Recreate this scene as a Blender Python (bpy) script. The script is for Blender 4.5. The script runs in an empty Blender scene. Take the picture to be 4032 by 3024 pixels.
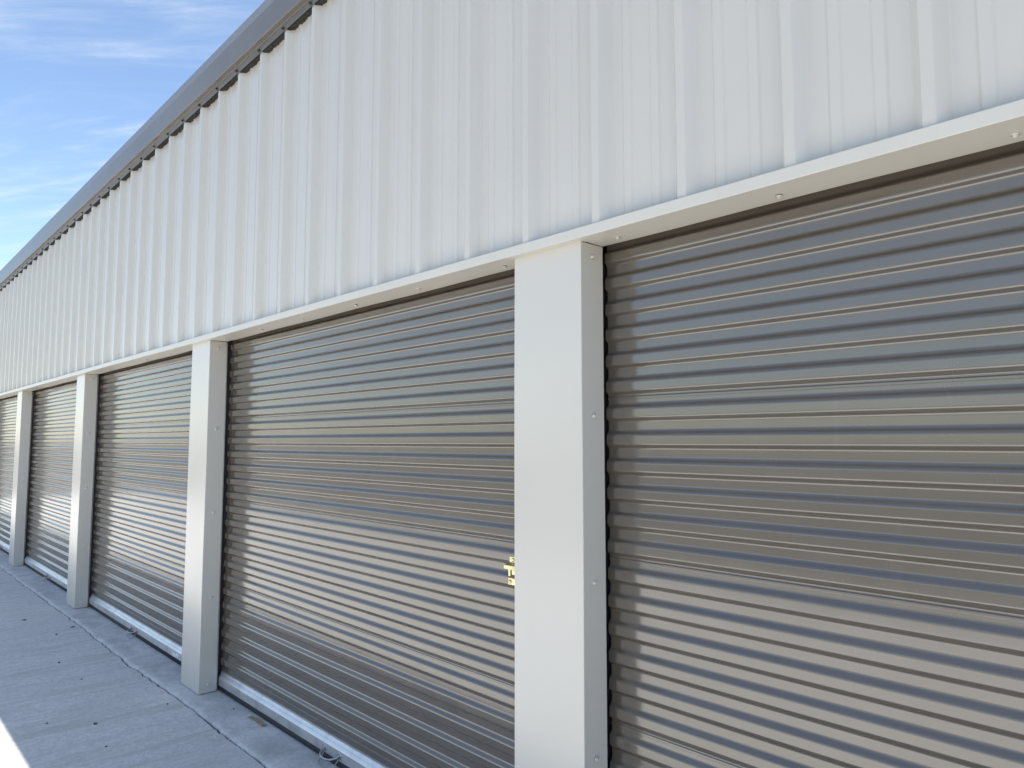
import bpy, math, random
from mathutils import Vector, Matrix, noise as mnoise

R = math.radians
scene = bpy.context.scene
col = scene.collection
random.seed(11)

# ------------------------------------------------------------------ camera
cam_d = bpy.data.cameras.new('camera')
cam_d.sensor_width = 36.0
cam_d.sensor_fit = 'HORIZONTAL'
cam_d.lens = 25.459
cam_d.clip_start = 0.05
cam_d.clip_end = 3000.0
cam = bpy.data.objects.new('camera', cam_d)
col.objects.link(cam)
yaw, pitch = R(43.076), R(4.542)
fwd = Vector((-math.cos(yaw) * math.cos(pitch), math.sin(yaw) * math.cos(pitch), math.sin(pitch)))
cam.location = (0.0, 0.0, 1.5076)
cam.rotation_euler = fwd.to_track_quat('-Z', 'Y').to_euler()
scene.camera = cam

# ------------------------------------------------------------------ sky, sun, exposure
SUN_EL, SUN_AZ = R(63.85), R(63.0)          # azimuth measured from +Y towards +X
SKY_STRENGTH = 0.100
EXPOSURE = 1.33
world = bpy.data.worlds.new('World')
scene.world = world
world.use_nodes = True
nt = world.node_tree
bg = nt.nodes['Background']
sky = nt.nodes.new('ShaderNodeTexSky')
sky.sky_type = 'NISHITA'
sky.sun_disc = False
sky.sun_elevation = SUN_EL
sky.sun_rotation = SUN_AZ
sky.air_density = 1.0
sky.dust_density = 0.3
sky.ozone_density = 1.6
tc = nt.nodes.new('ShaderNodeTexCoord')
sep = nt.nodes.new('ShaderNodeSeparateXYZ')
nt.links.new(tc.outputs['Generated'], sep.inputs[0])


def wmath(op, a, b=None, clamp=False):
    n = nt.nodes.new('ShaderNodeMath')
    n.operation = op
    n.use_clamp = clamp
    for i, v in enumerate((a, b)):
        if v is None:
            continue
        if isinstance(v, (int, float)):
            n.inputs[i].default_value = v
        else:
            nt.links.new(v, n.inputs[i])
    return n.outputs[0]


zc = wmath('ADD', wmath('MAXIMUM', sep.outputs[2], 0.0), 0.18)
cx = wmath('DIVIDE', sep.outputs[0], zc)
cy = wmath('DIVIDE', sep.outputs[1], zc)
comb = nt.nodes.new('ShaderNodeCombineXYZ')
nt.links.new(cx, comb.inputs[0])
nt.links.new(cy, comb.inputs[1])


def wnoise(rot, scale, nscale, detail, rough, dist):
    mp = nt.nodes.new('ShaderNodeMapping')
    mp.vector_type = 'TEXTURE'
    mp.inputs['Rotation'].default_value = (0, 0, R(rot))
    mp.inputs['Scale'].default_value = scale
    nt.links.new(comb.outputs[0], mp.inputs[0])
    n = nt.nodes.new('ShaderNodeTexNoise')
    n.inputs['Scale'].default_value = nscale
    n.inputs['Detail'].default_value = detail
    n.inputs['Roughness'].default_value = rough
    n.inputs['Distortion'].default_value = dist
    nt.links.new(mp.outputs[0], n.inputs['Vector'])
    return n.outputs['Fac']


def wramp(v, lo, hi):
    n = nt.nodes.new('ShaderNodeMapRange')
    n.interpolation_type = 'SMOOTHSTEP'
    n.inputs['From Min'].default_value = lo
    n.inputs['From Max'].default_value = hi
    nt.links.new(v, n.inputs['Value'])
    return n.outputs['Result']


streak = wramp(wnoise(46, (1.2, 0.34, 1), 1.7, 10, 0.66, 1.2), 0.40, 0.72)
patch = wramp(wnoise(36, (1.4, 0.8, 1), 1.1, 4, 0.5, 0.3), 0.28, 0.60)
fine = wramp(wnoise(54, (1.1, 0.36, 1), 7.0, 8, 0.68, 0.5), 0.30, 0.80)
cloud = wmath('MULTIPLY', wmath('MULTIPLY', streak, patch), wmath('ADD', wmath('MULTIPLY', fine, 0.8), 0.35))
veil = wmath('MULTIPLY', patch, 0.03)
cloud = wmath('MULTIPLY', wmath('ADD', cloud, veil), 0.85, clamp=True)
mix = nt.nodes.new('ShaderNodeMix')
mix.data_type = 'RGBA'
nt.links.new(cloud, mix.inputs[0])
nt.links.new(sky.outputs[0], mix.inputs[6])
mix.inputs[7].default_value = (4.2, 4.5, 4.8, 1)
nt.links.new(mix.outputs[2], bg.inputs[0])
bg.inputs[1].default_value = SKY_STRENGTH

sun_d = bpy.data.lights.new('sun', 'SUN')
sun_d.energy = 5.0
sun_d.angle = R(0.53)
sun_d.color = (1.0, 0.945, 0.86)
sun = bpy.data.objects.new('sun', sun_d)
col.objects.link(sun)
to_sun = Vector((math.cos(SUN_EL) * math.sin(SUN_AZ), math.cos(SUN_EL) * math.cos(SUN_AZ), math.sin(SUN_EL)))
sun.rotation_euler = to_sun.to_track_quat('Z', 'Y').to_euler()
sun.location = (3, 3, 12)

scene.view_settings.view_transform = 'Standard'
scene.view_settings.look = 'None'
scene.view_settings.exposure = EXPOSURE
scene.view_settings.gamma = 1.0
scene.view_settings.use_curve_mapping = False
scene.cycles.max_bounces = 10
scene.cycles.diffuse_bounces = 5
scene.cycles.glossy_bounces = 5


# ------------------------------------------------------------------ materials
class M:
    """small helper around a Principled material"""

    def __init__(self, name, color, rough=0.5, metal=0.0, spec=0.5):
        self.m = bpy.data.materials.new(name)
        self.m.use_nodes = True
        self.t = self.m.node_tree
        self.p = self.t.nodes['Principled BSDF']
        self.p.inputs['Base Color'].default_value = (*color, 1)
        self.p.inputs['Roughness'].default_value = rough
        self.p.inputs['Metallic'].default_value = metal
        self.p.inputs['Specular IOR Level'].default_value = spec
        self.tc = self.t.nodes.new('ShaderNodeTexCoord')
        g = self.t.nodes.new('ShaderNodeNewGeometry')
        self.pos = g.outputs['Position']       # world position of a fixed thing: stays put on its surface
        self.obj = self.tc.outputs['Object']
        self.h = None

    def noise(self, vec, scale, detail=4, rough=0.55, dist=0.0, stretch=(1, 1, 1)):
        mp = self.t.nodes.new('ShaderNodeMapping')
        mp.inputs['Scale'].default_value = stretch
        self.t.links.new(vec, mp.inputs[0])
        n = self.t.nodes.new('ShaderNodeTexNoise')
        n.inputs['Scale'].default_value = scale
        n.inputs['Detail'].default_value = detail
        n.inputs['Roughness'].default_value = rough
        n.inputs['Distortion'].default_value = dist
        self.t.links.new(mp.outputs[0], n.inputs['Vector'])
        return n.outputs['Fac']

    def voro(self, vec, scale, stretch=(1, 1, 1)):
        mp = self.t.nodes.new('ShaderNodeMapping')
        mp.inputs['Scale'].default_value = stretch
        self.t.links.new(vec, mp.inputs[0])
        n = self.t.nodes.new('ShaderNodeTexVoronoi')
        n.inputs['Scale'].default_value = scale
        self.t.links.new(mp.outputs[0], n.inputs['Vector'])
        return n.outputs['Distance']

    def rng(self, v, a, b, c=0.0, d=1.0):
        n = self.t.nodes.new('ShaderNodeMapRange')
        n.inputs['From Min'].default_value = a
        n.inputs['From Max'].default_value = b
        n.inputs['To Min'].default_value = c
        n.inputs['To Max'].default_value = d
        self.t.links.new(v, n.inputs['Value'])
        return n.outputs['Result']

    def math(self, op, a, b):
        n = self.t.nodes.new('ShaderNodeMath')
        n.operation = op
        for i, v in enumerate((a, b)):
            if isinstance(v, (int, float)):
                n.inputs[i].default_value = v
            else:
                self.t.links.new(v, n.inputs[i])
        return n.outputs[0]

    def mix(self, fac, a, b):
        n = self.t.nodes.new('ShaderNodeMix')
        n.data_type = 'RGBA'
        for i, v in ((0, fac), (6, a), (7, b)):
            if isinstance(v, (int, float)):
                n.inputs[i].default_value = v
            elif isinstance(v, tuple):
                n.inputs[i].default_value = (*v, 1)
            else:
                self.t.links.new(v, n.inputs[i])
        return n.outputs[2]

    def color(self, out):
        self.t.links.new(out, self.p.inputs['Base Color'])

    def rough(self, out):
        self.t.links.new(out, self.p.inputs['Roughness'])

    def bump(self, height, strength, dist):
        b = self.t.nodes.new('ShaderNodeBump')
        b.inputs['Strength'].default_value = strength
        b.inputs['Distance'].default_value = dist
        self.t.links.new(height, b.inputs['Height'])
        if self.h is not None:
            self.t.links.new(self.h, b.inputs['Normal'])
        self.h = b.outputs[0]
        self.t.links.new(self.h, self.p.inputs['Normal'])


def mat_white():
    a = M('white_painted_steel', (0.72, 0.71, 0.67), 0.3, 0.0, 0.7)
    n = a.noise(a.pos, 2.2, 5, 0.6)
    c = a.mix(a.rng(n, 0.3, 0.75), (0.560, 0.537, 0.486), (0.540, 0.517, 0.467))
    a.color(c)
    a.rough(a.rng(a.noise(a.pos, 7, 4), 0.3, 0.7, 0.225, 0.255))
    a.bump(a.noise(a.pos, 1.7, 3, 0.5, 0, (1, 1, 0.5)), 0.16, 0.010)
    return a.m


def mat_trim():
    a = M('white_trim_steel', (0.74, 0.72, 0.66), 0.34)
    n = a.noise(a.pos, 3.0, 5, 0.6)
    c = a.mix(a.rng(n, 0.3, 0.75), (0.590, 0.563, 0.505), (0.560, 0.534, 0.478))
    drip = a.noise(a.pos, 1.0, 6, 0.65, 0.2, (26, 3, 3))
    c = a.mix(a.rng(drip, 0.60, 0.84, 0, 0.30), c, (0.46, 0.43, 0.38))
    a.color(c)
    a.bump(a.noise(a.pos, 2.4, 2, 0.4, 0, (1, 1, 0.6)), 0.40, 0.009)
    return a.m


def mat_door():
    a = M('taupe_painted_steel', (0.150, 0.135, 0.115), 0.17, 0.0, 1.0)
    n = a.noise(a.pos, 3.0, 5, 0.6, 0, (1, 1, 2))
    c = a.mix(a.rng(n, 0.3, 0.7), (0.101, 0.086, 0.069), (0.091, 0.077, 0.062))
    dust = a.noise(a.pos, 1.0, 6, 0.65, 0.1, (14, 14, 2.0))
    c = a.mix(a.rng(dust, 0.60, 0.85, 0, 0.05), c, (0.42, 0.40, 0.36))
    vd = a.voro(a.pos, 130, (1, 1, 1.0))
    spk = a.math('MULTIPLY', a.rng(vd, 0.05, 0.13, 1, 0), a.rng(a.noise(a.pos, 9, 3), 0.52, 0.66))
    c = a.mix(a.math('MULTIPLY', spk, 0.32), c, (0.62, 0.61, 0.58))
    a.color(c)
    a.rough(a.rng(a.noise(a.pos, 6, 5, 0.6), 0.3, 0.7, 0.105, 0.155))
    a.bump(a.noise(a.pos, 1.0, 3, 0.5, 0, (2.2, 1, 3.0)), 0.16, 0.006)
    a.p.inputs['IOR'].default_value = 1.6
    return a.m


def mat_eave():
    a = M('slate_gray_eave_steel', (0.150, 0.145, 0.140), 0.30)
    n = a.noise(a.pos, 2.5, 4, 0.6)
    a.color(a.mix(a.rng(n, 0.3, 0.7), (0.158, 0.147, 0.135), (0.138, 0.130, 0.120)))
    a.bump(a.noise(a.pos, 1.5, 2, 0.4, 0, (1, 1, 2)), 0.25, 0.006)
    return a.m


def mat_aluminium():
    a = M('mill_aluminium', (0.62, 0.63, 0.65), 0.38, 0.85)
    n = a.noise(a.pos, 1.0, 5, 0.6, 0, (6, 60, 60))
    a.rough(a.rng(n, 0.3, 0.7, 0.30, 0.46))
    a.color(a.mix(a.rng(a.noise(a.pos, 11, 5, 0.65), 0.45, 0.8), (0.64, 0.65, 0.67), (0.42, 0.43, 0.45)))
    return a.m


def mat_zinc():
    a = M('galvanised_steel', (0.36, 0.37, 0.39), 0.30, 1.0)
    a.rough(a.rng(a.noise(a.pos, 60, 4), 0.3, 0.7, 0.20, 0.38))
    return a.m


def mat_brass():
    a = M('yellow_zinc_plate', (0.86, 0.78, 0.42), 0.24, 1.0)
    a.color(a.mix(a.rng(a.noise(a.pos, 40, 4), 0.35, 0.7), (0.66, 0.61, 0.38), (0.50, 0.43, 0.24)))
    return a.m


def mat_rubber():
    a = M('black_rubber', (0.012, 0.012, 0.013), 0.7)
    a.bump(a.noise(a.pos, 90, 3), 0.2, 0.002)
    return a.m


def mat_foam():
    a = M('charcoal_closure_foam', (0.035, 0.034, 0.032), 0.95, 0, 0.1)
    n = a.noise(a.pos, 140, 4, 0.7)
    a.color(a.mix(a.rng(n, 0.35, 0.7), (0.022, 0.021, 0.020), (0.075, 0.072, 0.066)))
    a.bump(n, 0.6, 0.004)
    return a.m


def mat_driveway():
    a = M('broomed_concrete', (0.42, 0.41, 0.39), 0.85, 0, 0.25)
    big = a.noise(a.pos, 0.9, 5, 0.6)
    c = a.mix(a.rng(big, 0.30, 0.72), (0.74, 0.725, 0.69), (0.66, 0.65, 0.62))
    broom = a.noise(a.pos, 1.0, 6, 0.68, 0.12, (15, 1.3, 1))
    c = a.mix(a.rng(broom, 0.45, 0.66, 0, 0.62), c, (0.50, 0.49, 0.462))
    lite = a.noise(a.pos, 1.0, 5, 0.65, 0.05, (40, 2.2, 1))
    c = a.mix(a.rng(lite, 0.56, 0.78, 0, 0.5), c, (0.68, 0.67, 0.64))
    fine_b = a.noise(a.pos, 1.0, 3, 0.6, 0.02, (240, 5, 1))
    c = a.mix(a.rng(fine_b, 0.52, 0.78, 0, 0.22), c, (0.36, 0.36, 0.35))
    blot = a.noise(a.pos, 1.0, 4, 0.55, 0.2, (3.2, 0.7, 1))
    c = a.mix(a.rng(blot, 0.56, 0.66, 0, 0.50), c, (0.46, 0.43, 0.37))
    mot = a.noise(a.pos, 34, 5, 0.72)
    c = a.mix(a.rng(mot, 0.44, 0.62, 0, 0.55), c, (0.48, 0.472, 0.455))
    grit = a.noise(a.pos, 120, 4, 0.75)
    c = a.mix(a.rng(grit, 0.48, 0.66, 0, 0.45), c, (0.36, 0.355, 0.35))
    pits = a.rng(a.voro(a.pos, 17), 0.035, 0.075, 1, 0)
    pits = a.math('MULTIPLY', pits, a.rng(a.noise(a.pos, 6, 2), 0.52, 0.6))
    c = a.mix(a.math('MULTIPLY', pits, 0.75), c, (0.10, 0.10, 0.10))
    a.color(c)
    a.bump(a.math('ADD', a.math('MULTIPLY', fine_b, 0.6), a.math('ADD', broom, grit)), 0.35, 0.004)
    return a.m


def mat_apron():
    a = M('weathered_concrete', (0.36, 0.355, 0.34), 0.88, 0, 0.25)
    big = a.noise(a.pos, 5.0, 6, 0.65, 0.3)
    c = a.mix(a.rng(big, 0.36, 0.64), (0.68, 0.665, 0.635), (0.46, 0.454, 0.436))
    agg = a.noise(a.pos, 48, 5, 0.75)
    c = a.mix(a.rng(agg, 0.50, 0.70, 0, 0.55), c, (0.29, 0.288, 0.28))
    agg2 = a.noise(a.pos, 110, 3, 0.6)
    c = a.mix(a.rng(agg2, 0.58, 0.74, 0, 0.55), c, (0.54, 0.53, 0.50))
    stain = a.noise(a.pos, 1.0, 5, 0.7, 0.8, (2.0, 5.0, 1))
    c = a.mix(a.rng(stain, 0.60, 0.72, 0, 0.55), c, (0.15, 0.15, 0.15))
    sp = a.rng(a.voro(a.pos, 38), 0.05, 0.14, 1, 0)
    sp = a.math('MULTIPLY', sp, a.rng(a.noise(a.pos, 11, 2), 0.50, 0.58))
    c = a.mix(a.math('MULTIPLY', sp, 0.7), c, (0.10, 0.10, 0.10))
    a.color(c)
    a.bump(a.math('ADD', agg, big), 0.5, 0.006)
    return a.m


def mat_simple(name, colr, rough=0.6, metal=0.0, var=0.25, scale=20):
    a = M(name, colr, rough, metal)
    n = a.noise(a.pos, scale, 5, 0.65)
    a.color(a.mix(a.rng(n, 0.3, 0.7), tuple(min(1, v * (1 + var)) for v in colr), tuple(v * (1 - var) for v in colr)))
    a.bump(n, 0.2, 0.002)
    return a.m


def mat_gravel():
    a = M('dry_grass_and_gravel', (0.13, 0.12, 0.085), 0.95, 0, 0.1)
    n = a.noise(a.pos, 0.35, 6, 0.65)
    c = a.mix(a.rng(n, 0.35, 0.65), (0.215, 0.205, 0.190), (0.150, 0.145, 0.132))
    g = a.noise(a.pos, 18, 5, 0.75)
    c = a.mix(a.rng(g, 0.40, 0.70, 0, 0.5), c, (0.10, 0.098, 0.092))
    a.color(c)
    a.bump(g, 0.7, 0.03)
    return a.m


def mat_label():
    a = M('worn_paper_label', (0.7, 0.7, 0.7), 0.6)
    n = a.noise(a.pos, 1.0, 4, 0.7, 0.3, (60, 60, 30))
    a.color(a.mix(a.rng(n, 0.40, 0.60), (0.80, 0.81, 0.83), (0.34, 0.35, 0.38)))
    return a.m


WHITE, TRIM, DOOR, EAVE = mat_white(), mat_trim(), mat_door(), mat_eave()
ALU, ZINC, BRASS, RUBBER, FOAM = mat_aluminium(), mat_zinc(), mat_brass(), mat_rubber(), mat_foam()
DRIVE, APRON, GRAVEL, LABEL = mat_driveway(), mat_apron(), mat_gravel(), mat_label()
SCREW = mat_simple('painted_screw_head', (0.66, 0.64, 0.58), 0.28, 0.35, 0.1)
RIM_SHADE = mat_simple('screw_rim_shade', (0.05, 0.05, 0.05), 0.7, 0.0, 0.1)  # dark washer colour paints the thin gap shadow under the screw heads
SCREW_DARK = mat_simple('slate_screw_head', (0.035, 0.034, 0.034), 0.4, 0.0, 0.1)
GUIDE = mat_simple('shade_black_guide', (0.018, 0.018, 0.020), 0.6, 0.0, 0.2)  # near-black colour stands in for the deep shade of the door recess
JOINT = mat_simple('joint_dirt', (0.035, 0.033, 0.030), 0.95, 0.0, 0.4, 60)
ROOFM = mat_simple('galvalume_roof', (0.45, 0.46, 0.47), 0.4, 0.6, 0.08, 2)
CARD = mat_simple('brown_cardboard', (0.34, 0.25, 0.155), 0.85, 0.0, 0.18, 70)
LEAF = mat_simple('dead_leaf', (0.06, 0.045, 0.032), 0.8, 0.0, 0.4, 120)
STONE = mat_simple('pebble_stone', (0.12, 0.105, 0.105), 0.85, 0.0, 0.3, 120)


# ------------------------------------------------------------------ mesh helpers
def link(name, mesh, mat, parent=None, loc=(0, 0, 0), rot=(0, 0, 0)):
    if mat is not None and not mesh.materials:
        mesh.materials.append(mat)
    o = bpy.data.objects.new(name, mesh)
    o.location = loc
    o.rotation_euler = rot
    col.objects.link(o)
    if parent is not None:
        o.parent = parent
    return o


def tag(o, label=None, cat=None, group=None, kind=None):
    for k, v in (('label', label), ('category', cat), ('group', group), ('kind', kind)):
        if v:
            o[k] = v
    return o


def fillet(pts, radii, seg=4):
    """round the corners of an open 2D polyline; returns [(point, normal)] with the normal on the left"""
    out = []
    n = len(pts)

    def nrm(a, b):
        d = Vector((b[0] - a[0], b[1] - a[1])).normalized()
        return Vector((-d.y, d.x))

    for i in range(n):
        p = Vector(pts[i])
        if i == 0:
            out.append((p, nrm(pts[0], pts[1])))
            continue
        if i == n - 1:
            out.append((p, nrm(pts[-2], pts[-1])))
            continue
        a, b = Vector(pts[i - 1]), Vector(pts[i + 1])
        n0, n1 = nrm(a, p), nrm(p, b)
        t = radii[i]
        if t <= 0 or (n0 - n1).length < 1e-4:
            out.append((p.copy(), n0))
            out.append((p.copy(), n1))
            continue
        p0 = p + (a - p).normalized() * t
        p1 = p + (b - p).normalized() * t
        for k in range(seg + 1):
            u = k / seg
            q = p0 * (1 - u) ** 2 + p * 2 * u * (1 - u) + p1 * u ** 2
            out.append((q, (n0 * (1 - u) + n1 * u).normalized()))
    return out


def extrude(name, prof, axis, a0, a1, thick=0.001, cuts=1, wob=None, rims=True):
    """sheet metal: extrude a filleted profile [(p,n)] along X (profile in y,z) or Z (profile in x,y)"""
    V, F, N = [], [], []
    m = len(prof)
    off = [tuple(p - nn * thick) for p, nn in prof]

    def put(p, s):
        return (s, p[0], p[1]) if axis == 'X' else (p[0], p[1], s)

    def pn(nn):
        return (0, nn[0], nn[1]) if axis == 'X' else (nn[0], nn[1], 0)

    st = [a0 + (a1 - a0) * i / cuts for i in range(cuts + 1)]
    for s in st:
        for p, nn in prof:
            q = Vector(put(p, s))
            if wob:
                q += wob(q)
            V.append(q)
            N.append(pn(nn))
    for s in st:
        for p, (_, nn) in zip(off, prof):
            q = Vector(put(p, s))
            if wob:
                q += wob(q)
            V.append(q)
            N.append(pn(-nn))
    base = m * (cuts + 1)
    flip = True
    for c in range(cuts):
        for i in range(m - 1):
            if (prof[i][0] - prof[i + 1][0]).length < 1e-7:
                continue
            a, b = c * m + i, c * m + i + 1
            q = (a, b, b + m, a + m)
            r = tuple(base + v for v in (a, a + m, b + m, b))
            F.append(q if not flip else q[::-1])
            F.append(r if not flip else r[::-1])
    smooth_faces = len(F)
    for c in (0, cuts):
        for i in range(m - 1):
            if (prof[i][0] - prof[i + 1][0]).length < 1e-7:
                continue
            a, b = c * m + i, c * m + i + 1
            q = (a, base + a, base + b, b)
            F.append(q if c == 0 else q[::-1])
    for i in (0, m - 1) if rims else ():
        for c in range(cuts):
            a, b = c * m + i, (c + 1) * m + i
            q = (a, b, base + b, base + a)
            F.append(q if i == 0 else q[::-1])
    me = bpy.data.meshes.new(name)
    me.from_pydata([tuple(v) for v in V], [], F)
    for k, p in enumerate(me.polygons):
        p.use_smooth = k < smooth_faces
    ln = []
    for k, p in enumerate(me.polygons):
        for li in p.loop_indices:
            ln.append(N[me.loops[li].vertex_index] if k < smooth_faces else tuple(p.normal))
    me.normals_split_custom_set(ln)
    me.update()
    return me


class MB:
    """collects simple solids into one mesh"""

    def __init__(self):
        self.V, self.F, self.S = [], [], []

    def add(self, vs, fs, smooth=False):
        b = len(self.V)
        self.V += [tuple(v) for v in vs]
        self.F += [tuple(b + i for i in f) for f in fs]
        self.S += [smooth] * len(fs)
        return self

    def box(self, x0, x1, y0, y1, z0, z1, ch=0.0):
        if ch <= 0:
            vs = [(x, y, z) for z in (z0, z1) for y in (y0, y1) for x in (x0, x1)]
            return self.add(vs, [(0, 2, 3, 1), (4, 5, 7, 6), (0, 1, 5, 4), (2, 6, 7, 3), (0, 4, 6, 2), (1, 3, 7, 5)])
        # chamfer on the four edges running along z
        out = [(x0 + ch, y0), (x1 - ch, y0), (x1, y0 + ch), (x1, y1 - ch), (x1 - ch, y1), (x0 + ch, y1), (x0, y1 - ch), (x0, y0 + ch)]
        vs = [(x, y, z0) for x, y in out] + [(x, y, z1) for x, y in out]
        fs = [tuple(range(7, -1, -1)), tuple(range(8, 16))]
        fs += [(i, (i + 1) % 8, 8 + (i + 1) % 8, 8 + i) for i in range(8)]
        return self.add(vs, fs)

    def tube(self, path, r, n=10, rads=None):
        path = [Vector(p) for p in path]
        rings = []
        up = Vector((0, 0, 1))
        for i, p in enumerate(path):
            d = (path[min(i + 1, len(path) - 1)] - path[max(i - 1, 0)]).normalized()
            a = d.cross(up)
            if a.length < 1e-3:
                a = d.cross(Vector((1, 0, 0)))
            a.normalize()
            b = a.cross(d).normalized()
            rr = rads[i] if rads else r
            rings.append([p + (a * math.cos(t) + b * math.sin(t)) * rr for t in [2 * math.pi * k / n for k in range(n)]])
        vs = [v for rg in rings for v in rg]
        fs = []
        for i in range(len(rings) - 1):
            for k in range(n):
                fs.append((i * n + k, i * n + (k + 1) % n, (i + 1) * n + (k + 1) % n, (i + 1) * n + k))
        self.add(vs, fs, True)
        e = (len(rings) - 1) * n
        self.add(rings[0], [tuple(range(n - 1, -1, -1))])
        self.add(rings[-1], [tuple(range(n))])
        return self

    def disc(self, c, axis, r, h, n=14, dome=0.0):
        c, ax = Vector(c), Vector(axis).normalized()
        a = ax.orthogonal().normalized()
        b = ax.cross(a)
        ring = lambda rr, hh: [c + ax * hh + (a * math.cos(t) + b * math.sin(t)) * rr for t in [2 * math.pi * k / n for k in range(n)]]
        lv = [ring(r, 0), ring(r, h)]
        if dome:
            lv.append(ring(r * 0.72, h + dome * 0.7))
            lv.append(ring(r * 0.30, h + dome))
        vs = [v for l in lv for v in l]
        fs = [(i * n + k, i * n + (k + 1) % n, (i + 1) * n + (k + 1) % n, (i + 1) * n + k) for i in range(len(lv) - 1) for k in range(n)]
        fs.append(tuple(range((len(lv) - 1) * n, len(lv) * n)))
        return self.add(vs, fs, bool(dome))

    def mesh(self, name):
        me = bpy.data.meshes.new(name)
        me.from_pydata(self.V, [], self.F)
        for p, s in zip(me.polygons, self.S):
            p.use_smooth = s
        me.update()
        return me


def screw_mesh(name, axis):
    """hex washer head screw, base at the origin, pointing along axis"""
    ax = Vector(axis)
    b = MB().disc((0, 0, 0), ax, 0.0078, 0.0018, 18)
    b.disc(ax * 0.0018, ax, 0.0086, 0.0012, 18, 0.0008)
    b.disc(ax * 0.0036, ax, 0.0050, 0.0056, 6)
    b.disc(ax * 0.0092, ax, 0.0032, 0.0004, 6)
    me = b.mesh(name)
    return me


# ------------------------------------------------------------------ measures (metres)
D = 1.6446                 # plane of the wall's rib crests
DP = D + 0.032             # plane of the wall's pans
CF = 1.6714                # face of the columns
CB = 1.7773                # back edge of the columns
DR = 1.800                 # crests of the door corrugation
BAY = 3.048
RIB = 0.3048
COLW = 0.3031
XL0 = -1.7769              # left edge of the column nearest the camera
RX0 = -0.4895              # left edge of one rib crest
ZH = 2.133                 # soffit over the doors
X_MIN, X_MAX = XL0 - 5 * BAY, XL0 + 2 * BAY + COLW
cols_k = list(range(-2, 6))   # column k sits at XL0 - k * BAY

# ------------------------------------------------------------------ the setting
gb = MB()
gb.add([(-900, -900, -0.06), (900, -900, -0.06), (900, 900, -0.06), (-900, 900, -0.06)], [(0, 1, 2, 3)])
tag(link('ground', gb.mesh('ground'), GRAVEL), 'flat dry ground beyond the concrete driveway', kind='structure')

LZ = -0.012                # driveway surface, a little below the building's apron


def crack_y(x):
    return 1.572 + 0.016 * mnoise.noise((x * 0.8, 3.1, 0)) + 0.010 * mnoise.noise((x * 4.3, 9.1, 0)) + 0.009 * mnoise.noise((x * 13, 1.7, 0)) + 0.005 * mnoise.noise((x * 41, 4.7, 0))


def gap(x):
    return 0.0050 + 0.0060 * mnoise.noise((x * 2.1, 40.0, 0)) + 0.005 * mnoise.noise((x * 19, 50.0, 0))


base = MB().box(-24, 12.9, -3.68, 1.62, -0.05, -0.022)
drive = tag(link('driveway', base.mesh('driveway'), JOINT), 'broom finished concrete driveway in front of the roll up doors', kind='structure')

JX = [-5.47 + 3.65 * i for i in range(-5, 6)]
for i in range(len(JX) - 1):
    x0, x1 = JX[i] + 0.0022, JX[i + 1] - 0.0022
    n = int((x1 - x0) / 0.012)
    V, F = [], []
    rows = [(1.0, 0.0, -0.035), (1.0, 0.0, LZ - 0.006), (1.0, -0.007, LZ), (0.985, 0, LZ), (0.8, 0, LZ), (0.5, 0, LZ), (0.0, 0, LZ), (0.0, 0, -0.05)]
    for k in range(n + 1):
        x = x0 + (x1 - x0) * k / n
        ytop = crack_y(x) - max(0.001, gap(x))
        for (u, dy, z) in rows:
            y = -3.66 + (ytop + 3.66) * u + dy
            jag = 0.0
            if k in (0, n):
                jag = 0.0016 * mnoise.noise((JX[i] + k, y * 13, 0)) + 0.001 * mnoise.noise((k, y * 60, 2))
            zz = z
            if k in (0, n) and z == LZ:
                zz = LZ - 0.004
            V.append((x + jag, y, zz))
    m = len(rows)
    for k in range(n):
        for j in range(m - 1):
            a = k * m + j
            F.append((a, a + 1, a + m + 1, a + m))
    F.append(tuple(range(m)))
    F.append(tuple(range(n * m, n * m + m))[::-1])
    me = bpy.data.meshes.new('concrete_slab')
    me.from_pydata(V, [], F)
    me.update()
    link('concrete_slab', me, DRIVE, drive)

# apron: the footing edge that carries the columns, with a worn lip along the crack
V, F = [], []
n = int((X_MAX - X_MIN + 0.8) / 0.012)
xa = X_MIN - 0.3
prof_rows = [(0.0, -0.05), (0.0, -0.014), (0.006, -0.0065), (0.018, -0.0025), (0.032, -0.0004), (0.06, 0.0), (0.14, 0.0), (0.22, 0.0)]
for k in range(n + 1):
    x = xa + (X_MAX - X_MIN + 0.8) * k / n
    y0 = crack_y(x) + 0.001 + 0.0035 * abs(mnoise.noise((x * 11, 70.0, 0)))
    for j, (dy, z) in enumerate(prof_rows):
        w = 0.007 * mnoise.noise((x * 16, j * 3.3, 80.0)) + 0.004 * mnoise.noise((x * 43, j * 5.3, 20.0)) if 1 < j < 5 else 0.0
        V.append((x, y0 + dy + (w if j in (2, 3) else 0), z + 0.35 * w))
    V.append((x, 2.3, 0.0))
m = len(prof_rows) + 1
for k in range(n):
    for j in range(m - 1):
        a = k * m + j
        F.append((a, a + m, a + m + 1, a + 1))
me = bpy.data.meshes.new('apron')
me.from_pydata(V, [], F)
for p in me.polygons:
    p.use_smooth = True
me.update()
tag(link('apron', me, APRON), 'narrow weathered concrete footing under the white columns', kind='structure')

# ------------------------------------------------------------------ the building
bld = bpy.data.objects.new('storage_building', None)
bld.location = (-3.1, D, 0)
bld.empty_display_size = 0.3
col.objects.link(bld)
tag(bld, 'long white ribbed metal storage building with taupe roll up doors', 'building')
bpy.context.view_layer.update()
BINV = Matrix.Translation((3.1, -D, 0))


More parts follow.
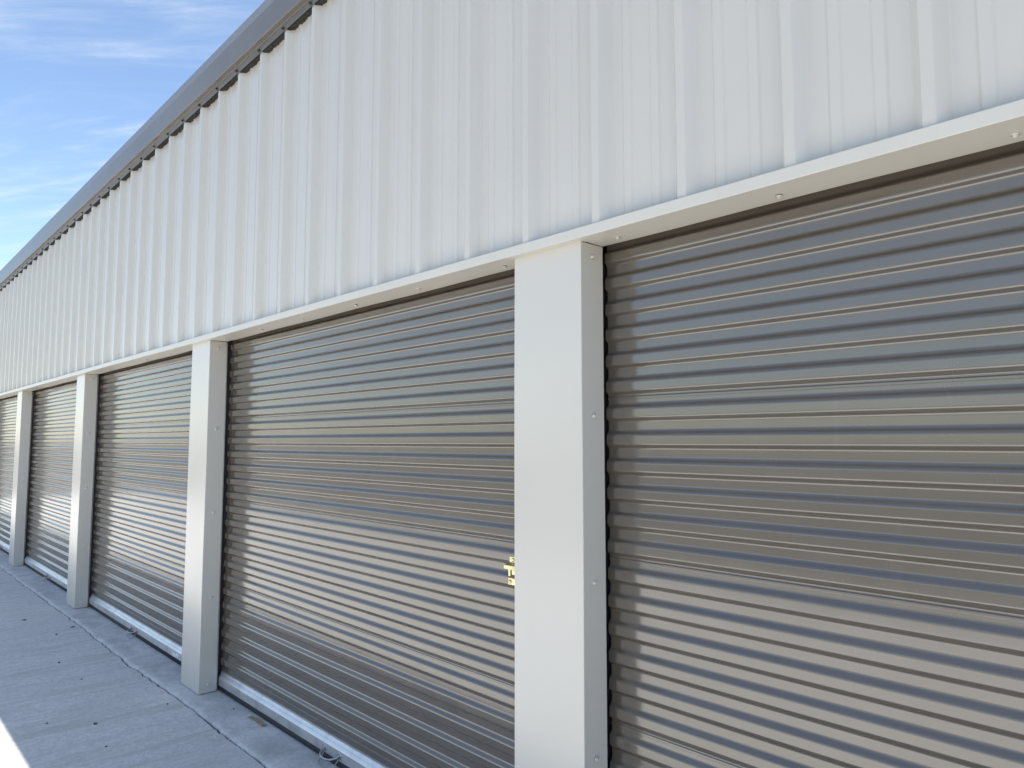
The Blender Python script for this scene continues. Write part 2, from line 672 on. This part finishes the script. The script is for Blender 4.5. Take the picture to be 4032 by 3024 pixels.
def part(name, mesh, mat, parent=None, loc=(0, 0, 0), rot=(0, 0, 0)):
    """a part in world coordinates; parents sit at the building's base or at the world origin of it"""
    o = link(name, mesh, mat, parent or bld, loc, rot)
    if parent is None:
        o.matrix_parent_inverse = BINV
    return o


# --- ribbed wall panels, three ribs each
rp, rr = [], []


def rib_pts():
    t = RIB
    return [(0.0, D, .003), (0.026, D, .003), (0.0515, DP, .003), (0.097, DP, .002), (0.1030, DP - .0042, .0015), (0.1270, DP - .0042, .0015),
            (0.133, DP, .002), (0.197, DP, .002), (0.2030, DP - .0042, .0015), (0.2270, DP - .0042, .0015), (0.233, DP, .002), (t - 0.0255, DP, .003)]


pts, rad = [], []
for r in range(3):
    for x, y, q in rib_pts():
        pts.append((x + r * RIB, y))
        rad.append(q)
pts.append((3 * RIB, D))
rad.append(0)
pts = pts[::-1]
rad = rad[::-1]
rad[0] = rad[-1] = 0
# walk right to left so the normal (left of travel) faces -y, towards the yard
panel_prof = fillet(pts, rad, 3)
panel_me = extrude('wall_panel', panel_prof, 'Z', 2.150, 3.735, 0.0007)
panel_me.materials.append(WHITE)
PW = 3 * RIB
k0 = math.ceil((RX0 - X_MIN) / PW)
k1 = math.ceil((X_MAX - RX0) / PW)
fx = 0
foam_me = None
for k in range(-k0, k1):
    x = RX0 + k * PW
    part('wall_panel', panel_me, WHITE, loc=(x, 0, 0))
# --- foam closure strips between the panels and the eave trim
fm = MB()
rng = random.Random(4)
for r in range(3):
    xs = r * RIB
    top = [(xs + 0.027, D + 0.0012), (xs + RIB - 0.001, D + 0.0012)]
    nseg = 26
    V, F = [], []
    for i in range(nseg + 1):
        u = i / nseg
        x = top[0][0] + (top[1][0] - top[0][0]) * u
        zb = 3.6875 + 0.0022 * rng.uniform(-1, 1)
        V += [(x, D + 0.0012, zb), (x, D + 0.034, zb + 0.0035 * rng.uniform(-1, 1)), (x, D + 0.034, 3.735), (x, D + 0.0012, 3.735)]
    for i in range(nseg):
        a = i * 4
        for j in range(4):
            F.append((a + j, a + (j + 1) % 4, a + 4 + (j + 1) % 4, a + 4 + j))
    F.append((0, 1, 2, 3))
    F.append(tuple(nseg * 4 + j for j in (3, 2, 1, 0)))
    fm.add(V, F)
foam_me = fm.mesh('foam_closure')
foam_me.materials.append(FOAM)
for k in range(-k0, k1):
    part('foam_closure', foam_me, FOAM, loc=(RX0 + k * PW, 0, 0))

# --- eave trim: box fascia in lengths, screwed to every rib
ep = [(D - 0.0030, 3.692), (D - 0.0062, 3.6865), (D - 0.0068, 3.6900), (D - 0.0045, 3.737), (D - 0.035, 3.738), (D - 0.035, 3.877), (D + 0.001, 3.988), (D + 0.055, 3.989)]
er = [0, .0004, .0015, .0045, .0055, .0040, .0030, 0]
eave_prof = fillet(ep, er, 4)
seams = [-20.9, -14.75, -8.60, -2.45, 3.70, 9.8]
eave_screw = screw_mesh('eave_screw', (0, -1, 0))
eave_screw.materials.append(SCREW_DARK)
for s0, s1 in zip(seams[:-1], seams[1:]):
    s0, s1 = max(s0, X_MIN - 0.05), min(s1, X_MAX + 0.05)
    dz = random.uniform(-0.0012, 0.0012)
    me = extrude('eave_trim', eave_prof, 'X', s0 + 0.001, s1 - 0.0005, 0.0009)
    e = part('eave_trim', me, EAVE, loc=(0, random.uniform(-.0008, .0008), dz))
    i0 = math.ceil((s0 - RX0) / RIB)
    i1 = math.floor((s1 - RX0) / RIB)
    for i in range(i0, i1 + 1):
        x = RX0 + i * RIB + 0.004
        if s0 < x < s1:
            o = link('screw', eave_screw, SCREW_DARK, e, (x + random.uniform(-.004, .004), D - 0.0062, 3.7045 + random.uniform(-.002, .002)))
            o.scale = (1.25, 1.25, 1.25)

# --- header trim over the doors
hp = [(DP + 0.010, 2.172), (D - 0.0085, 2.164), (D - 0.0085, 2.1305), (D + 0.0300, 2.1312), (D + 0.0300, 2.1345)]
head_prof = fillet([(y, z) for y, z in hp][::-1], [0, .0008, .002, .002, 0], 4)
head_prof = [(p, -nn) for p, nn in head_prof][::-1]
hs = [X_MIN - 0.05 + i * 6.096 for i in range(5)]
hs = [v for v in hs if v < X_MAX] + [X_MAX + 0.05]


def head_wob(v):
    return Vector((0, 0.0010 * math.sin(v.x * 2.3) + 0.0006 * math.sin(v.x * 7.1), 0.0010 * math.sin(v.x * 1.7 + 1)))


# profile order: wall ledge, flange top, flange bottom, return, lip (normal to the left = outwards)
head_prof = fillet(hp, [0, .0020, .0020, .0008, 0], 4)
head_prof = [(p, nn) for p, nn in head_prof]


def outward(prof, ref):
    """flip the profile direction when its normals point inwards"""
    i = len(prof) // 2
    if prof[i][1].dot(Vector(ref)) < 0:
        return [(p, -nn) for p, nn in prof][::-1]
    return prof


head_prof = outward(head_prof, (-1, -0.2))
for s0, s1 in zip(hs[:-1], hs[1:]):
    if s1 - s0 < 0.1:
        continue
    me = extrude('header_trim', head_prof, 'X', s0, s1, 0.0008, 40, head_wob)
    part('header_trim', me, TRIM)

# --- columns with their side screws
side_screw = screw_mesh('side_screw', (1, 0, 0))
side_screw.materials.append(SCREW)
side_screw.materials.append(RIM_SHADE)
for p in list(side_screw.polygons)[:19]:
    p.material_index = 1
side_screw_l = screw_mesh('side_screw', (-1, 0, 0))
side_screw_l.materials.append(SCREW)
side_screw_l.materials.append(RIM_SHADE)
for p in list(side_screw_l.polygons)[:19]:
    p.material_index = 1
soffit_screw = screw_mesh('soffit_screw', (0, 0, -1))
soffit_screw.materials.append(SCREW)
soffit_screw.materials.append(RIM_SHADE)
for p in list(soffit_screw.polygons)[:19]:
    p.material_index = 1
cp = [(0.012, CB - 0.001), (0.0, CB), (0.0, CF), (COLW, CF), (COLW, CB), (COLW - 0.012, CB - 0.001)]
col_prof = fillet(cp, [0, .0015, .0035, .0035, .0015, 0], 5)
i = len(col_prof) // 2


def col_wob(v):
    return Vector((0.0006 * math.sin(v.z * 5.0 + v.y * 9), 0.0007 * math.sin(v.z * 3.7 + v.x * 8), 0))


# travelling left to right the left normal points to +y, so reverse
col_prof = [(p, -nn) for p, nn in col_prof][::-1]
col_me = extrude('column', col_prof, 'Z', 0.005, 2.1305, 0.0009, 24, col_wob)
col_me.materials.append(WHITE)
COLZ = [2.087, 1.583, 1.077, 0.561, 0.054]
for k in cols_k:
    x = XL0 - k * BAY
    c = part('column', col_me, WHITE, loc=(x, 0, 0))
    for z in COLZ:
        link('screw', side_screw, SCREW, c, (COLW, 1.7245 + random.uniform(-.003, .003), z + random.uniform(-.004, .004)), (random.uniform(0, 1), 0, 0))
        link('screw', side_screw_l, SCREW, c, (0, 1.7245 + random.uniform(-.003, .003), z + random.uniform(-.004, .004)), (random.uniform(0, 1), 0, 0))

# --- doors
PITCH = 0.0838
T = 0.0114
B0 = 1.4925                 # centre of one downward facing flank


def slat_prof(seam=False):
    pts, rad = [], []
    if seam:
        pts += [(T + 0.0012, -0.0232), (T, -0.0209), (T - 0.0002, -0.0196), (T - 0.0024, -0.0192), (T - 0.0024, -0.0135), (T, -0.0105)]
        rad += [0, 0, 0, .0003, .0009, .0009]
    else:
        pts += [(T + 0.0012, -0.0232), (T, -0.0209)]
        rad += [0, 0]
    L = 0.0043
    pts += [(T, -0.0058), (0.0, 0.0058), (0.0, 0.0358), (T, 0.0482), (T, 0.0629)]
    rad += [L * (0.6 if seam else 1), L, L * 1.3, L * 1.3, 0]
    pr = fillet(pts, rad, 6)
    # walking upwards the left normal points to -y (profile axes are y, z): outwards already
    return pr


DW = BAY - COLW
XD0, XD1 = -0.010, DW + 0.010


def slat_wob(v):
    # the sheet is a little out of flat along its length
    return Vector((0, 0.00060 * math.sin(v.x * 3.1 + 0.4) + 0.00025 * math.sin(v.x * 8.3), 0))


slat_me = extrude('curtain_slat', slat_prof(), 'X', XD0, XD1, 0.0007, 28, slat_wob, False)
slat_me.materials.append(DOOR)
seam_me = extrude('curtain_slat', slat_prof(True), 'X', XD0, XD1, 0.0007, 28, slat_wob, False)
seam_me.materials.append(DOOR)
foot_me = extrude('curtain_foot', fillet([(T, -0.03), (T, 0.0)], [0, 0], 1), 'X', XD0, XD1, 0.0007)
foot_me.materials.append(DOOR)

# bottom bar: extruded aluminium with a grooved sloping top
bp = [(0.014, 0.118), (0.004, 0.114), (0.003, 0.1085), (-0.004, 0.0985), (-0.0028, 0.0965), (-0.0048, 0.0945), (-0.0125, 0.0830), (-0.0130, 0.0800), (-0.0130, 0.0360), (0.014, 0.0345)]
bar_prof = fillet(bp[::-1], [0, .002, .0008, .0015, .0006, .0006, .0006, .001, .0015, 0], 3)
if bar_prof[len(bar_prof) // 2][1].x > 0:
    bar_prof = [(p, -nn) for p, nn in bar_prof][::-1]
bar_me = extrude('bottom_bar', bar_prof, 'X', 0.004, DW - 0.004, 0.0015)
bar_me.materials.append(ALU)
seal = MB()
ns = 10
V, F = [], []
for x in (0.004, DW - 0.004):
    for kk in range(ns):
        t = 2 * math.pi * kk / ns
        V.append((x, DR + 0.0 + 0.0125 * math.cos(t), 0.0195 + 0.0185 * math.sin(t)))
for kk in range(ns):
    F.append((kk, (kk + 1) % ns, ns + (kk + 1) % ns, ns + kk))
F += [tuple(range(ns - 1, -1, -1)), tuple(range(ns, 2 * ns))]
seal.add(V, F, True)
seal_me = seal.mesh('bottom_seal')
seal_me.materials.append(RUBBER)

# lift handle: two bolted eyes, a drawn loop and a thin wire pull below it
hb = MB()
hx = DW / 2
hy = DR - 0.0130
for sx in (-0.070, 0.070):
    hb.disc((hx + sx, hy + 0.0005, 0.0585), (0, -1, 0), 0.0165, 0.0022, 18, 0.0015)
    hb.disc((hx + sx, hy - 0.003, 0.0590), (0, -1, 0), 0.0070, 0.0030, 12, 0.0022)
loop = []
for kk in range(17):
    t = math.pi * kk / 16
    loop.append((hx - 0.062 * math.cos(t), hy - 0.004 - 0.040 * math.sin(t) ** 0.7, 0.0520 - 0.010 * math.sin(t)))
hb.tube(loop, 0.0050, 10, [0.0080 if kk in (0, 16) else (0.0062 if kk in (1, 15) else 0.0050) for kk in range(17)])
wire = [(hx - 0.066, hy - 0.004, 0.040), (hx - 0.062, hy - 0.022, 0.016), (hx - 0.056, hy - 0.037, 0.0065), (hx - 0.048, hy - 0.043, 0.0045),
        (hx - 0.020, hy - 0.046, 0.0040), (hx + 0.020, hy - 0.047, 0.0040), (hx + 0.046, hy - 0.043, 0.0045), (hx + 0.055, hy - 0.036, 0.0065), (hx + 0.061, hy - 0.021, 0.016), (hx + 0.066, hy - 0.004, 0.040)]
hb.tube(wire, 0.0021, 8)
handle_me = hb.mesh('lift_handle')
handle_me.materials.append(ZINC)

# slide latch in yellow zinc: back plate, bolt hood, hasp tab, lower keeper and round head bolts
lb = MB()
ly = DR - 0.0005
lx = DW - 0.157
lb.box(lx, DW - 0.02, ly - 0.0028, ly, 1.0755, 1.0960, 0.0)
lb.add([(lx + .001, ly - .0026, 1.0772), (DW - .02, ly - .0026, 1.0772), (DW - .02, ly - .0300, 1.0700), (lx - .001, ly - .0300, 1.0700),
        (lx + .001, ly - .0026, 1.0742), (DW - .02, ly - .0026, 1.0742), (DW - .02, ly - .0280, 1.0672), (lx - .001, ly - .0280, 1.0672)],
       [(0, 3, 2, 1), (4, 5, 6, 7), (0, 4, 7, 3), (1, 2, 6, 5)])
lb.box(lx - .001, DW - 0.02, ly - 0.0305, ly - 0.0275, 1.0580, 1.0702)
lb.box(lx + 0.014, lx + 0.024, ly - 0.022, ly - 0.019, 1.0330, 1.0590)
lb.box(lx + 0.030, DW - 0.02, ly - 0.020, ly - 0.006, 1.0385, 1.0545)
lb.box(lx + 0.006, DW - 0.02, ly - 0.0028, ly, 1.0020, 1.0300)
lb.add([(lx + .008, ly - .0026, 1.030), (DW - .02, ly - .0026, 1.030), (DW - .02, ly - .0170, 1.0245), (lx + .008, ly - .0170, 1.0245),
        (lx + .008, ly - .0026, 1.002), (DW - .02, ly - .0026, 1.002), (DW - .02, ly - .0170, 1.002), (lx + .008, ly - .0170, 1.002)],
       [(0, 3, 2, 1), (0, 4, 7, 3), (3, 7, 6, 2), (4, 5, 6, 7)])
for z, yy in ((1.0865, ly - 0.0028), (1.0125, ly - 0.017)):
    for dx in (0.017, 0.085):
        lb.disc((lx + dx, yy, z), (0, -1, 0), 0.0072, 0.0016, 16, 0.0016)
latch_me = lb.mesh('slide_latch')
latch_me.materials.append(BRASS)

label_me = MB().box(DW - 0.548, DW - 0.352, -0.0004, 0.0, 0.0385, 0.0755).mesh('worn_label')
label_me.materials.append(LABEL)

bar_screw = MB().disc((0, 0, 0), (0, -1, 0), 0.0052, 0.0012, 12, 0.0016).mesh('bar_screw')
bar_screw.materials.append(ZINC)

# frame of a door: guide channels and the board behind the curtain, blackened to hold the recess's shade
fb = MB()
fb.box(-0.075, -0.028, CB + 0.004, DR + 0.075, 0.004, 2.30)
fb.box(DW + 0.028, DW + 0.075, CB + 0.004, DR + 0.075, 0.004, 2.30)
fb.box(-0.028, DW + 0.028, DR + 0.045, DR + 0.075, 0.004, 2.60)
frame_me = fb.mesh('door_guide_frame')
frame_me.materials.append(GUIDE)
jamb_me = MB().box(-0.0235, -0.0190, CB + 0.0075, CB + 0.012, 0.006, 2.128).mesh('guide_edge')
jamb_me.materials.append(TRIM)

# soffit board over one door
sp_ = [(CF - 0.0020, 2.1336), (CF - 0.0020, 2.1330), (CB, 2.1330), (CB, 2.2600)]
sof_prof = outward(fillet(sp_, [0, .0004, .0022, 0], 3), (0, -1))


def sof_wob(v):
    u = v.x / DW
    return Vector((0, 0, -0.0012 * math.sin(u * math.pi * 6) * (1 if v.z < 2.2 else 0)))


sof_me = extrude('door_soffit', sof_prof, 'X', 0.0005, DW - 0.0005, 0.0008, 36, sof_wob)
sof_me.materials.append(TRIM)

for k in cols_k[1:]:
    x = XL0 - k * BAY + COLW        # the door to the right of column k
    d = part('roll_up_door', frame_me, GUIDE, loc=(x, 0, 0))
    rs = random.Random(100 + k)
    for j in range(-16, 10):
        zc_ = B0 + j * PITCH
        link('curtain_slat', seam_me if j in (2, -4, -10) else slat_me, DOOR, d, (0, DR, zc_),
             (0, 0, 0))
    link('curtain_foot', foot_me, DOOR, d, (0, DR, B0 - 16 * PITCH - 0.0209))
    b = link('bottom_bar', bar_me, ALU, d, (0, DR, 0))
    for xx in (0.042, DW - 0.042):
        link('bar_screw', bar_screw, ZINC, d, (xx, DR - 0.0130, 0.0570))
    link('bottom_seal', seal_me, RUBBER, d)
    link('lift_handle', handle_me, ZINC, d)
    link('slide_latch', latch_me, BRASS, d)
    link('guide_edge', jamb_me, TRIM, d)
    if k == 2:
        o = link('worn_label', label_me, LABEL, d, (0, DR - 0.0131, 0))
        o['label'] = 'torn white paper label stuck on the aluminium bottom bar'
    s = part('door_soffit', sof_me, TRIM, loc=(x, 0, 0))
    for i in range(6):
        link('screw', soffit_screw, SCREW, s, (0.113 + 0.5045 * i + rs.uniform(-.012, .012), 1.7245 + rs.uniform(-.006, .006), 2.1330), (0, 0, rs.uniform(0, 1)))

# --- shell behind the facade: header wall, ends, back and roof
shell = MB()
shell.box(X_MIN, X_MAX, DP + 0.012, DP + 0.06, 2.26, 3.93)
part('header_wall', shell.mesh('header_wall'), WHITE)
for xx in (X_MIN - 0.04, X_MAX):
    part('end_wall', MB().box(xx, xx + 0.04, DP + 0.07, 10.8, 0.0, 3.92).mesh('end_wall'), WHITE)
part('back_wall', MB().box(X_MIN, X_MAX, 10.8, 10.85, 0.0, 3.92).mesh('back_wall'), WHITE)
rf = MB()
rf.add([(X_MIN - .05, D + .05, 3.985), (X_MAX + .05, D + .05, 3.985), (X_MAX + .05, 6.24, 4.14), (X_MIN - .05, 6.24, 4.14), (X_MAX + .05, 10.9, 3.945), (X_MIN - .05, 10.9, 3.945),
        (X_MIN - .05, D + .05, 3.925), (X_MAX + .05, D + .05, 3.925), (X_MAX + .05, 6.24, 4.12), (X_MIN - .05, 6.24, 4.12), (X_MAX + .05, 10.9, 3.925), (X_MIN - .05, 10.9, 3.925)],
       [(0, 1, 2, 3), (3, 2, 4, 5), (9, 8, 7, 6), (11, 10, 8, 9), (0, 6, 7, 1), (4, 10, 11, 5), (0, 3, 9, 6), (3, 5, 11, 9), (2, 1, 7, 8), (4, 2, 8, 10)])
part('roof', rf.mesh('roof'), ROOFM)

# ------------------------------------------------------------------ loose things on the ground
# strip of cardboard lying on the footing, kinked in the middle with one end lifted
cb = MB()
path = [(-3.984, 1.756, 0.0015, 0.0), (-3.945, 1.757, 0.0030, 0.05), (-3.905, 1.7615, 0.0045, 0.02), (-3.868, 1.7590, 0.0030, -0.10), (-3.830, 1.7560, 0.0040, -0.05), (-3.798, 1.7545, 0.0095, 0.0)]
V, F = [], []
for (x, y, z, a) in path:
    for (s, dz) in ((-1, 0), (1, 0.0006), (1, 0.0020), (-1, 0.0014)):
        V.append((x + 0.014 * s * a, y + 0.0135 * s, z + dz))
for i in range(len(path) - 1):
    a = i * 4
    for j in range(4):
        F.append((a + j, a + (j + 1) % 4, a + 4 + (j + 1) % 4, a + 4 + j))
F += [(0, 1, 2, 3), tuple(20 + j for j in (3, 2, 1, 0))]
cb.add(V, F)
o = link('cardboard_strip', cb.mesh('cardboard_strip'), CARD)
tag(o, 'short kinked strip of brown cardboard lying on the footing by the door', 'cardboard')


def pebble(x, y, r, label, seed, z=LZ):
    rs = random.Random(seed)
    bmv, bmf = [], []
    nu, nv = 9, 5
    for j in range(nv + 1):
        th = math.pi * j / nv
        for i in range(nu):
            ph = 2 * math.pi * i / nu
            k = 1 + rs.uniform(-.16, .16)
            bmv.append((r * k * math.sin(th) * math.cos(ph), r * 0.8 * k * math.sin(th) * math.sin(ph), r * 0.55 * (math.cos(th) * k + 0.9)))
    for j in range(nv):
        for i in range(nu):
            bmf.append((j * nu + i, (j + 1) * nu + i, (j + 1) * nu + (i + 1) % nu, j * nu + (i + 1) % nu))
    o = link('pebble', MB().add(bmv, bmf, True).mesh('pebble'), STONE, None, (x, y, z), (0, 0, rs.uniform(0, 6)))
    return tag(o, label, 'pebble', 'small pebbles on the driveway')


def leaf(x, y, L, rot, label, seed, z=LZ):
    rs = random.Random(seed)
    V, F = [], []
    n = 7
    for i in range(n + 1):
        u = i / n
        w = L * 0.30 * math.sin(math.pi * min(1, u * 0.93 + 0.05)) + 0.0006
        zz = 0.001 + L * 0.22 * (u - 0.45) ** 2 + rs.uniform(0, .0012)
        for s, up in ((-1, 0.35), (0, 0.0), (1, 0.35)):
            V.append((L * (u - .5), w * s, zz + up * w))
        V.append((L * (u - .5), 0, zz - 0.0007))
    for i in range(n):
        a = i * 4
        F += [(a, a + 4, a + 5, a + 1), (a + 1, a + 5, a + 6, a + 2), (a, a + 3, a + 7, a + 4), (a + 2, a + 6, a + 7, a + 3)]
    o = link('dead_leaf', MB().add(V, F).mesh('dead_leaf'), LEAF, None, (x, y, z), (0, 0, rot))
    return tag(o, label, 'leaf', 'dead leaves on the driveway')


leaf(-7.45, 1.275, 0.045, 0.6, 'curled dark dead leaf on the driveway, farthest from the sunlit corner', 1)
leaf(-6.90, 1.520, 0.040, 1.9, 'small dark dead leaf lying close to the crack beside the footing', 2)
leaf(-5.37, 1.245, 0.022, 0.3, 'tiny dark leaf bit just below the straight slab joint', 3)
leaf(-4.67, 0.928, 0.020, 0.2, 'tiny black leaf bit nearest the sunlit corner of the driveway', 4)
pebble(-6.73, 1.372, 0.0085, 'small grey pebble between the two dead leaves far down the driveway', 5)
pebble(-5.87, 1.220, 0.0080, 'small grey pebble on the far side of the straight slab joint', 6)
pebble(-4.48, 1.116, 0.0105, 'round brownish pebble on the near slab, largest of the pebbles', 7)
pebble(-4.12, 1.079, 0.0060, 'tiny pebble on the near slab, nearest the bottom edge of the photo', 8)
pebble(-4.53, 1.500, 0.0065, 'tiny pebble on the near slab close to the jagged crack', 9)
pebble(-4.16, 1.736, 0.0060, 'tiny dark pebble on the footing left of the cardboard strip', 10, 0.0)
